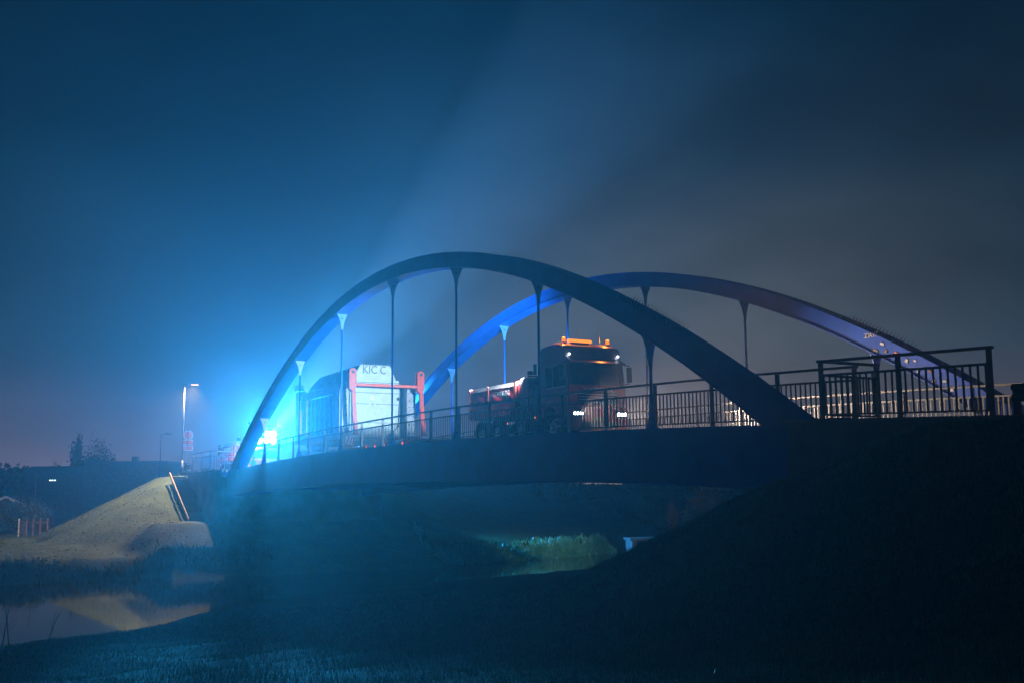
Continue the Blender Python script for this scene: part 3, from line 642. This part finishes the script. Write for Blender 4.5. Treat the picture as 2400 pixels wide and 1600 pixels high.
for i in range(9):
    x = -6.5 + i * .78; MB().box(x, x + .07, -1.47, -1.382, zb + .1, 4.3).build('stiffener', 'frame', tf)
MB().box(-6.5, -.9, -1.40, -1.384, zb + .3, 4.1).build('side_recess', 'mintdk', tf)  # flat dark sheet laid on the tank; the recess is only its colour
MB().box(.031, .045, -.42, -.18, 3.35, 3.57).build('label_plate', 'white', tf)
MB().box(.031, .045, -.45, -.36, 3.10, 3.18).build('label_plate', 'white', tf); MB().box(.031, .045, -.16, -.07, 3.05, 3.13).build('label_plate', 'white', tf)
mb = MB()
for i, y in enumerate([-1.1, -.9, -.55, -.3, -.05, .2, .38, .55, .72, .88]):
    rr_ = (.14, .13, .11, .11, .11, .1, .08, .08, .08, .07)[i]
    for j in range(9):
        a0, a1 = .6 + 5.0 * j / 9, .6 + 5.0 * (j + 1) / 9; mb.tube((.04, y + rr_ * math.cos(a0), 1.72 + rr_ * math.sin(a0)), (.04, y + rr_ * math.cos(a1), 1.72 + rr_ * math.sin(a1)), .012, 4)
mb.build('cable_loops', 'frame', tf)
text('lettering', 'KIC C', .62, 'mintdk', tf, (.006, -.85, 4.78), (PI / 2, 0, PI / 2), .02, .85)
for i in range(14): MB().tube((.0, -1.0 + i * .14, 5.2), (0.0, -1.0 + i * .14, 5.31), .022, 6).build('bolt', 'steel', tf) if -.95 < -1.0 + i * .14 < .76 else None
for i in range(16):
    x = -6.4 + i * .42; MB().tube((x, -1.33, 4.45), (x, -1.33, 4.55 + (.08 if i % 3 == 0 else 0)), .03, 6).build('bolt', 'steel', tf)
mb = MB()
for (a, b) in [((.06, -1.1, .95), (.06, .1, .55)), ((.06, -.95, 1.05), (.06, .5, .45)), ((.06, -.1, .8), (.06, 1.25, 1.95)), ((.06, 1.22, 1.95), (.06, 1.3, 3.4)), ((.06, .2, .9), (.06, 1.0, .5)), ((.06, -1.2, 1.1), (.06, -.9, .4))]: mb.tube(a, b, .022, 6)
mb.build('lashing_chains', 'dark', tf)
MB().tube((.07, 1.22, 3.45), (.12, 1.22, 3.45), .09, 12).tube((.07, 1.22, 2.0), (.12, 1.22, 2.0), .08, 12).build('shackle', 'dark', tf)

tl = thing('girder_trailer', 'heavy girder trailer with upright red lifting arms around the transformer', 'trailer', s0, 4.95, deck(-17), None)
def rounded_arm(y, x, z0, z1, w0, w1, dy):
    pts = []
    for a in np.linspace(PI, 0, 11): pts.append((y + w1 * math.cos(a), z1 - w1 + w1 * math.sin(a)))
    return pts
for y in (-1.93, 1.93):
    # head plate with eye, slightly leaning arm
    hd = rounded_arm(y, 0, 0, 4.86, .2, .2, 0)
    MB().prism(hd + [(y + .2, 3.9), (y + .04, 3.6), (y - .2, 3.8)], 1.18, 1.24, 'x').build('arm_head', 'red', tl)
    MB().prism(hd + [(y + .2, 3.9), (y + .04, 3.6), (y - .2, 3.8)], 1.42, 1.48, 'x').build('arm_head', 'red', tl)
    mb = MB().prism([(y - .08, 4.45), (y + .13, 4.45), (y + .27, 2.3), (y + .33, 1.45), (y + .13, 1.45), (y + .05, 2.3)], 1.25, 1.41, 'x'); arm = mb.build('lifting_arm', 'red', tl, bevel=.01)
    MB().box(1.42, 1.45, y + .12, y + .30, 1.52, 2.1).box(1.26, 1.5, y + .06, y + .38, 1.40, 1.46).build('arm_shoe', 'red', arm)
    MB().tube((1.15, y, 4.66), (1.53, y, 4.66), .085, 14).build('pin', 'dark', arm)
    # vertical perforated plates behind
    pl = MB().box(-.35, .3, y - .30, y + .22, 1.2, 4.0).build('end_plate', 'frame', tl, bevel=.02)
    for z in (1.6, 2.05, 2.5, 3.0, 3.35, 3.75):
        for q in (-.17, .08): MB().tube((.302, y + q, z), (.312, y + q, z), .035, 10).build('hole', 'dark', pl)
    # side girders
    MB().box(-6.6, -.36, y - .18, y + .18, 3.72, 4.12).build('top_girder', 'frame', tl, bevel=.02)
    MB().box(-6.6, -.36, y - .18, y + .18, 1.25, 1.62).build('bottom_girder', 'frame', tl, bevel=.02)
    MB().box(-7.3, -6.61, y - .24, y + .2, 1.2, 4.3).build('end_column', 'frame', tl, bevel=.02)
    MB().box(-1.1, -.7, y - .15, y + .15, 1.63, 3.71).build('girder_post', 'frame', tl)
    MB().box(-5.9, -5.6, y - .12, y + .12, 1.63, 3.71).build('girder_post', 'frame', tl)
    MB().tube((-6.3, y - .3, 1.75), (-6.3, y - .3, 3.1), .12, 12).build('hydraulic_ram', 'redpale', tl)
    MB().tube((-6.3, y - .3, 3.1), (-6.3, y - .3, 4.0), .07, 12).build('ram_rod', 'steel', tl)
    MB().box(-7.6, -7.0, y - .2, y + .15, 4.35, 4.7).build('ram_head', 'frame', tl)
    MB().box(.35, .95, y - .18, y + .2, .75, 1.38).build('corner_box', 'red', tl, bevel=.02)
    for i in range(10):
        x = -5.8 + i * .36; MB().bar((x, y, 1.2), (x + .3, y, .72), .12, .05, (0, 1, 0)).build('strut', 'frame', tl)
MB().tube((1.33, -1.75, 4.02), (1.33, 1.75, 4.02), .085, 14).build('crossbar', 'redpale', tl)
wb = MB().box(1.55, 1.58, -2.35, -1.85, .88, 1.32).build('warning_board', 'white', tl)
for i in range(3): MB().prism([(-2.33 + i * .17, .9), (-2.24 + i * .17, .9), (-2.1 + i * .17 if i < 2 else -1.87, 1.3 if i < 2 else 1.2), (-2.19 + i * .17 if i < 2 else -1.93, 1.3)], 1.581, 1.586, 'x').build('stripe', 'redpale', wb)
MB().box(.3, 1.5, -2.0, 2.0, .55, .72).build('cross_member', 'redpale', tl, bevel=.02)
MB().box(-7.6, .3, -1.9, 1.9, .52, .74).build('bed', 'frame', tl)
# modular axle lines
for x in [-8.4 + i * 1.15 for i in range(8)] + [1.9 + i * 1.15 for i in range(5)]:
    for y in (-1.45, 1.45): wheel(tl, x, y, .38, .38, .5, 'redpale')
    MB().box(x - .1, x + .1, -1.3, 1.3, .33, .45).build('axle', 'dark', tl)
MB().box(1.35, 7.1, -1.45, 1.45, .60, .90).build('front_bogie_bed', 'red', tl, bevel=.02)
MB().box(2.0, 4.2, -1.2, 1.2, .91, 1.12).build('turntable', 'redpale', tl, bevel=.03)
MB().box(-8.9, -7.65, -1.45, 1.45, .60, .95).build('rear_bogie_bed', 'frame', tl, bevel=.02)
MB().bar((7.1, -.6, .75), (11.2, 0, .74), .16, .14).bar((7.1, .6, .75), (11.2, 0, .74), .16, .14).bar((10.9, 0, .74), (13.3, 0, .74), .18, .16).build('drawbar', 'red', tl)
for x in (2.2, 3.4, 4.6, 5.8, 6.9): MB().box(x, x + .07, -1.48, -1.455, .68, .78).build('side_reflector', 'e_red', tl)  # reflectors glow by themselves, their shine put into the colour
MB().box(-9.4, -8.95, -.5, .5, .65, 1.7).build('power_pack', 'frame', tl, bevel=.04)

# ------------------------------------------------------------------ trees
def crown_mesh(name, m, n, rx, rz, leaf, clumps, seed, squash=1.0, spread=.34):
    r = np.random.default_rng(seed); C = []
    while len(C) < clumps:
        p = r.uniform(-1, 1, 3)
        if np.dot(p, p) < 1 and not (abs(p[2]) > .85): C.append(p * (rx * .8, rx * .8, rz * .8) * r.uniform(.6, 1.1))
    C = np.array(C); w = r.uniform(.5, 1.4, clumps); ci = r.choice(clumps, n, p=w / w.sum())
    P = C[ci] + r.normal(0, 1, (n, 3)) * spread * np.array([rx, rx, rz]) * (.45 + .3 * w[ci][:, None])
    a = r.normal(0, 1, (n, 3)); a /= np.linalg.norm(a, axis=1)[:, None]; b = np.cross(a, r.normal(0, 1, (n, 3))); b /= np.linalg.norm(b, axis=1)[:, None]
    L = leaf * r.uniform(.5, 1.3, (n, 1)); V = np.stack([P - a * L, P + b * L * .5, P + a * L, P - b * L * .5], 1).reshape(-1, 3)
    me = bpy.data.meshes.new(name); np_mesh(me, V, np.arange(4 * n).reshape(n, 4), 4); me.materials.append(M[m]); return me
def trunk_mesh(h, r0, seed, limbs=9, top=.85):
    r = random.Random(seed); mb = MB(); q = Vector((0, 0, -.4)); pts = [q]
    for i in range(1, 6): pts.append(Vector((r.uniform(-.04, .04) * h, r.uniform(-.04, .04) * h, h * top * i / 5)))
    for i in range(5): mb.tube(pts[i], pts[i + 1], r0 * (1 - .17 * i), 7, r0 * (1 - .17 * (i + 1)), False)
    for i in range(limbs):
        k = r.uniform(.3, .95); j = min(int(k * 5), 4); p = pts[j].lerp(pts[j + 1], k * 5 - j); an = r.uniform(0, 2 * PI); L = h * r.uniform(.18, .36)
        e = p + Vector((math.cos(an) * L * .7, math.sin(an) * L * .7, L * .75)); mb.tube(p, e, r0 * .35, 5, r0 * .1, False)
        for _ in range(2):
            e2 = e + Vector((r.uniform(-1, 1), r.uniform(-1, 1), r.uniform(.2, 1))) * L * .5; mb.tube(e, e2, r0 * .1, 4, r0 * .03, False)
    return mb.mesh('trunk', 'bark')
CR = {'round': [crown_mesh('crown', 'leaf', 5000, 1, .85, .11, 34, i, spread=.26) for i in (1, 2, 3)],
      'tall': [crown_mesh('crown', 'leaf2', 3600, .62, 1.1, .065, 30, i, spread=.24) for i in (4, 5)],
      'sparse': [crown_mesh('crown', 'twig', 3600, .9, .9, .034, 40, i, spread=.2) for i in (6, 7)],
      'orange': [crown_mesh('crown', 'leafO', 2600, .95, .9, .06, 20, i, spread=.24) for i in (8, 9)],
      'yellow': [crown_mesh('crown', 'leafY', 1800, .8, 1.0, .055, 16, i, spread=.22) for i in (10,)],
      'bush': [crown_mesh('crown', 'leaf2', 2600, 1.2, .6, .07, 24, i) for i in (12, 13)]}
TRK = [trunk_mesh(1.0, .045, i) for i in (1, 2, 3)]
tn = [0]
def tree(x, y, h, w, kind, label, group, low=.3, name='tree'):
    tn[0] += 1; z = gz(x, y)
    o = thing(name, label, 'tree' if name == 'tree' else 'bush', x, y, z, group, world=True, rz=random.uniform(0, 6))
    c = link('crown', random.choice(CR[kind]), o, (0, 0, h * (low + (1 - low) / 2))); sz = h * (1 - low) / 2 / (.85 if kind in ('round',) else .95 if kind != 'bush' else .6) ; c.scale = (w / 2, w / 2, sz)
    t = link('trunk', random.choice(TRK), o); t.scale = (h * .9, h * .9, h * (.62 + .2 * low))
    return o
def ray_xy(px, Yd):   # ground position at a depth along an image column near the horizon
    return (px - 1200) / F * Yd * 1.008
# far left skyline (px column, depth, height, width, kind, label)
FL_ = [(-40, 175, 9.6, 12, 'round', 'broad dark tree at the far left edge of the skyline'), (22, 185, 8.8, 9, 'sparse', 'bare thin tree left of the round crown on the skyline'),
       (30, 168, 8.2, 8, 'round', 'round dark tree behind the shed roof'), (66, 180, 7.4, 8, 'round', 'low dark tree right of the round tree behind the shed'),
       (105, 172, 7.4, 11, 'bush', 'wide low dark tree above the lit windows'), (146, 190, 9.4, 3.2, 'sparse', 'thin leaning bare tree on the skyline above the lit windows'),
       (152, 176, 6.2, 9, 'round', 'dark low crown just left of the twin tall trees'), (190, 182, 12.2, 4.6, 'tall', 'left one of the two tall trees beside the dark flat building'),
       (238, 186, 13.2, 8.5, 'sparse', 'tallest tree with open twiggy crown beside the dark flat building'), (212, 170, 8.4, 7, 'round', 'bushy crown under the twin tall trees'),
       (262, 178, 8.2, 7, 'round', 'dark crown touching the left corner of the flat building')]
for px, Yd, h, w, k, lb in FL_: tree(ray_xy(px, Yd), Yd, h, w, k, lb, 'trees on the left skyline', .12)
MID = [(820, 128), (900, 140), (985, 132), (1060, 150), (1130, 138), (1165, 160), (1215, 142), (1262, 150), (1300, 136), (1345, 152), (1400, 140), (1448, 132), (1500, 128), (1545, 120), (1600, 135), (1660, 128), (1720, 135), (1790, 126)]
MIDL = [a + ' seen under the bridge' for a in ('dark low tree nearest the left bank slope', 'second dark tree from the left bank slope', 'third dark tree from the left bank slope', 'rounded dark tree left of the sky gaps', 'dark bush under the first sky gap', 'narrow dark tree between two sky gaps', 'round dark crown left of the pylon', 'faint round crown behind others left of the pylon', 'dark tree standing just left of the pylon', 'lowest dark tree in front of the pylon', 'dark tree just right of the pylon', 'second dark tree right of the pylon', 'tall dark tree midway between pylon and orange trees', 'dark tree just left of the orange shrub', 'dark tree behind the yellow tree', 'dark tree behind the broad orange tree', 'dark tree behind the bare twiggy tree', 'rightmost dark tree')]
for i, (px, Yd) in enumerate(MID):
    h = [4.1, 4.1, 4.0, 4.1, 3.6, 4.0, 3.5, 3.9, 3.8, 3.3, 3.6, 4.2, 4.0, 5.2, 5.4, 5.2, 5.6, 5.6][i]
    tree(ray_xy(px, Yd), Yd, h, [6, 7, 6.5, 6, 6.2, 5, 6, 5.5, 5, 6, 6, 6.5, 7, 6, 7, 7, 7, 8][i], 'round' if i % 3 else 'tall' if i in (5,) else 'bush', MIDL[i], 'dark trees in the row seen under the bridge deck', .05)
for px, Yd, h, w, k, lb in [(1566, 100, 5.2, 1.4, 'orange', 'slim orange shrub below the bridge girder, left of the yellow one'), (1604, 98, 5.0, 2.4, 'yellow', 'yellow autumn tree seen below the bridge girder'),
                            (1650, 96, 5.6, 4.2, 'orange', 'broad orange autumn tree left one under the right end of the girder'), (1690, 102, 5.6, 4.6, 'orange', 'orange autumn tree in the middle of the group under the girder'),
                            (1740, 98, 5.8, 4.0, 'sparse', 'bare twiggy tree right of the orange trees'), (1640, 90, 2.6, 3.2, 'bush', 'grey green bush in front of the orange trees'), (1716, 92, 2.6, 3.4, 'bush', 'grey green bush right below the orange trees')]:
    tree(ray_xy(px, Yd), Yd, h, w, k, lb, 'autumn trees under the right end of the girder', .15)
# continuous far wood behind, uncountable
n = 26000; Yd = rng.uniform(205, 260, n); Xd = rng.uniform(-175, 175, n); top = np.where(Xd < -55, 7.4, 3.5) + .35 * np.sin(Xd * .17) + .3 * np.sin(Xd * .43 + 1) + .25 * np.sin(Xd * 1.1)
zb_ = height(Xd, Yd); P = np.stack([Xd, Yd, zb_ + rng.uniform(0, 1, n) ** .8 * top], 1)
a = rng.normal(0, 1, (n, 3)); a /= np.linalg.norm(a, axis=1)[:, None]; b = np.cross(a, rng.normal(0, 1, (n, 3))); b /= np.linalg.norm(b, axis=1)[:, None]; L = rng.uniform(.4, 1.0, (n, 1))
me = bpy.data.meshes.new('far_wood'); np_mesh(me, np.stack([P - a * L, P + b * L * .7, P + a * L, P - b * L * .7], 1).reshape(-1, 3), np.arange(4 * n).reshape(n, 4), 4); me.materials.append(M['leaf'])
tag(link('far_wood', me), 'far dark wood closing the horizon behind the river', 'wood', kind='stuff')

# ------------------------------------------------------------------ buildings on the left
bx_, by_ = -52.0, 152; zg = gz(bx_, by_)
bl = thing('flat_building', 'dark flat roofed building with a chimney behind the embankment', 'building', -50.3, 152, zg, world=True)
Hh = 7.3
MB().box(-5.6, 5.0, -4, 6, -.4, Hh).build('wall', 'brick', bl); MB().box(-5.75, 5.15, -4.15, 6.15, Hh+.002, Hh + .14).build('roof', 'roof', bl)
MB().box(.35, 1.0, -3.4, -2.6, Hh + .14, Hh + .75).build('chimney', 'brick', bl)
h2 = thing('far_house', 'low dark house with a strip of small lit windows', 'house', ray_xy(151, 160), 160, gz(ray_xy(151, 160), 160), world=True)
MB().box(-4, 4, -2, 4, -.3, 6.3).build('wall', 'brick', h2); MB().prism([(-2.4, 6.302), (4.4, 6.302), (1, 7.2)], -4.3, 4.3, 'x').build('roof', 'roof', h2)
for x in (-.5, -.18, .18): 
    MB().box(x, x + .2, -2.05, -2.002, 5.1, 5.26).build('window', 'e_win', h2)
shx, shy = -40.6, 92
sh = thing('shed', 'small gabled shed with pale roof edge at the left edge of the picture', 'shed', shx, shy, gz(shx, shy), world=True, rz=.0)
MB().prism([(-2.4, -.3), (2.0, -.3), (2.0, 1.75), (-.2, 2.75), (-2.4, 1.75)], 0, 4).build('wall', 'brick', sh)
for a_, b_ in (((-2.7, 1.62), (-.2, 2.78)), ((2.3, 1.62), (-.2, 2.78))):
    rf = MB().bar((a_[0], 1.9, a_[1] + .06), (b_[0], 1.9, b_[1] + .06), 4.5, .08, (0, 0, 1)).build('roof', 'roof', sh)
    MB().bar((a_[0], -.42, a_[1] + .06), (b_[0], -.42, b_[1] + .06), .06, .2, (0, 0, 1)).build('verge_board', 'white', rf)
dr = MB().box(-.9, -.1, -.05, -.002, -.2, 1.6).build('door', 'wood', sh); MB().box(.5, 1.1, -.05, -.002, .7, 1.3).build('window', 'glass', sh)
tree(-38.4, 89.0, 2.6, 3.6, 'bush', 'grey green bush beside the gabled shed', 'bushes beside the shed', .02, 'bush')
tree(-41.5, 87.0, 2.1, 4.2, 'bush', 'low bush in front of the gabled shed', 'bushes beside the shed', .02, 'bush')
# garden fence
fx = [ray_xy(p, 84) for p in (64, 82, 97, 113, 130)]
fn = thing('garden_fence', 'low garden fence with thin wooden rails beside the bush and the shed', 'fence', fx[0], 84, gz(fx[0], 84), world=True)
for i, x in enumerate(fx): MB().box(x - fx[0] - .04, x - fx[0] + .04, -.04, .04, -.2 + gz(x, 84) - gz(fx[0], 84), 1.3).build('post', 'wood' if i else 'white', fn)
for j in range(6): MB().box(0, fx[1] - fx[0], -.055, -.042, .2 + j * .17, .25 + j * .17).build('slat', 'wood', fn)
MB().box(fx[1] - fx[0], fx[4] - fx[0], -.055, -.042, 1.0, 1.04).build('rail', 'wood', fn)
x = ray_xy(98, 96); pl_ = thing('utility_pole', 'thin pale pole behind the garden fence', 'pole', x, 96, gz(x, 96), world=True)
MB().tube((0, 0, -.2), (0, 0, 4.7), .06, 8, .04).build('mast', 'galv', pl_)
MB().box(-.2, .2, -.03, .03, 4.6, 4.66).build('crossarm', 'galv', pl_)
# lattice pylon under the bridge
x = ray_xy(1355, 240); py = thing('pylon', 'tiny lattice pylon on the horizon under the bridge', 'pylon', x, 240, gz(x, 240), world=True)
mb = MB(); Hp = 8.2
for i, j in ((-1, -1), (1, -1), (1, 1), (-1, 1)): mb.tube((i * .9, j * .9, 0), (i * .45, j * .45, Hp), .08, 4)
for k in range(7):
    z0_, z1_ = Hp * k / 7, Hp * (k + 1) / 7; w0_, w1_ = .9 - .45 * k / 7, .9 - .45 * (k + 1) / 7
    mb.tube((-w0_, -w0_, z0_), (w1_, -w1_, z1_), .04, 4).tube((w0_, -w0_, z0_), (-w1_, -w1_, z1_), .04, 4).tube((-w0_, w0_, z0_), (w1_, w1_, z1_), .04, 4)
mb.build('lattice', 'dark', py); MB().box(-1.6, 1.6, -.06, .06, Hp - .1, Hp).box(-1.2, 1.2, -.06, .06, Hp - 1.5, Hp - 1.4).build('crossarm', 'dark', py)
# culvert at the far shore
p = Vector((9.3, 80, 0)); cv = thing('culvert', 'small concrete culvert at the far shore beyond the bridge', 'culvert', p.x, p.y, -4.5, world=True, rz=.1)
MB().box(-1.2, -.9, -.8, 1.5, 0, 1.25).box(.9, 1.3, -.8, 1.5, 0, 1.25).build('wing_wall', 'concrete', cv); MB().box(-1.35, 2.4, -.9, 1.5, 1.252, 1.42).build('deck', 'concrete', cv)
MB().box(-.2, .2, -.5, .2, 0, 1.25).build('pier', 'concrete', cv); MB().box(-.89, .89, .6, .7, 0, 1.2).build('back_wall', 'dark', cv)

# ------------------------------------------------------------------ grass, reeds
def blades(name, n, xy, hmin, hmax, w, m, label, lean=.5):
    x, y = xy(n); n = len(x); z = height(x, y); P = np.stack([x, y, z - .01], 1)
    an = rng.uniform(0, 2 * PI, n); d = np.stack([np.cos(an), np.sin(an), np.zeros(n)], 1); an2 = rng.uniform(0, 2 * PI, n); lz = rng.uniform(0, lean, n)
    h = rng.uniform(hmin, hmax, n) * rng.uniform(.5, 1, n); ww = w * rng.uniform(.5, 1.3, n) * (1 + np.maximum(0, (y - 14)) * .03)
    tip = P + np.stack([np.cos(an2) * lz * h, np.sin(an2) * lz * h, h], 1)
    V = np.stack([P - d * ww[:, None], P + d * ww[:, None], tip], 1).reshape(-1, 3)
    me = bpy.data.meshes.new(name); np_mesh(me, V, np.arange(3 * n).reshape(n, 3), 3); me.materials.append(M[m])
    return tag(link(name, me), label, 'grass', kind='stuff')
def near_xy(n):
    y = 6.5 + rng.uniform(0, 1, n) ** 1.5 * 32; x = rng.uniform(-.62, .62, n) * y; return x, y
def clumpy(fn):
    def g(n):
        x, y = fn(n); c = np.sin(x * 2.3 + 1.3 * np.sin(y * 1.9)) * np.sin(y * 2.7 + x) + .6 * np.sin(x * 6.1 + y * 3) * np.sin(y * 7.3 - x * 2)
        k = rng.uniform(-1.2, 1.2, len(x)) < c + .35; return x[k], y[k]
    return g
blades('grass', 300000, clumpy(near_xy), .04, .16, .006, 'grass', 'grass on the near bank in the foreground')
def tufts(n):
    x, y = near_xy(n); k = (np.sin(x * 1.1 + .5) * np.sin(y * .9 + x * .4) > .45); x, y = x[k], y[k]; return x + rng.normal(0, .05, len(x)), y
blades('tall_grass', 60000, tufts, .1, .26, .005, 'grass', 'taller grass tufts on the near bank')
def reed_xy(n):
    t = rng.uniform(-26, -6.5, n); s = left_bank(t) - rng.normal(.3, .55, n) * np.clip((-t - 6) / 4, .25, 1); k = (rng.uniform(0, 1, n) < .35 + .65 * (np.sin(t * 1.3) + np.sin(t * 3.1) > -.2)); s, t = s[k], t[k]
    x = AX + s * sT + t * cT; y = AY - s * cT + t * sT; return x, y
blades('reeds', 42000, reed_xy, .10, .5, .018, 'reed', 'reeds along the far waterline below the lit slope', .6)
def reed3(n):
    t = rng.uniform(-7.5, 1.5, n); s = left_bank(t) + rng.normal(.1, .38, n); k = rng.uniform(0, 1, n) < .45 + .55 * (np.sin(t * 2.3) + np.sin(t * 5.1) > -.3); s, t = s[k], t[k]
    return AX + s * sT + t * cT, AY - s * cT + t * sT
blades('waterline_reeds', 16000, reed3, .12, .55, .018, 'reed', 'low reeds at the waterline below the stairs', .7)
def slope_xy(n):
    s = rng.uniform(-42, -21, n); t = rng.uniform(-15, -2.9, n); c = np.sin(s * 2.9 + 1.5 * np.sin(t * 2.1)) * np.sin(t * 3.3 + s) + .6 * np.sin(s * 7.1 + t * 3) * np.sin(t * 8.3 - s * 2)
    k = rng.uniform(-.6, 1.6, n) < c; s, t = s[k], t[k]; return AX + s * sT + t * cT, AY - s * cT + t * sT
blades('slope_grass', 16000, slope_xy, .02, .08, .025, 'drygrass', 'clumps of dry grass on the lit slope of the left embankment', .9)
def reed2(n):
    t = rng.uniform(11, 30, n); s = left_bank(t) - rng.normal(.3, .6, n); x = AX + s * sT + t * cT; y = AY - s * cT + t * sT; return x, y
blades('shore_grass', 22000, reed2, .15, .5, .02, 'grass', 'grass along the shore beyond the bridge', .7)
# a few dead stalks at the left edge
for i, (x, y, h, l) in enumerate([(-14.6, 33.0, 1.5, .25), (-14.2, 32.6, 1.1, -.2), (-13.0, 32.2, .9, .35)]):
    o = thing('dead_stalk', ['tall dead stalk at the left edge of the near bank', 'shorter dead stalk leaning left on the near bank', 'small bent stalk right of the two dead stalks'][i], 'stalk', x, y, gz(x, y), 'dead stalks on the near bank', world=True)
    mb = MB().tube((0, 0, -.1), (l * .5, 0, h * .6), .02, 5, .014).tube((l * .5, 0, h * .6), (l, .05, h), .014, 5, .006)
    for k in range(4): zz = h * (.4 + .13 * k); mb.tube((l * .45, 0, zz), (l * .45 + random.uniform(-.3, .3), .1, zz + .2), .008, 4, .003)
    mb.build('stem', 'twig', o)
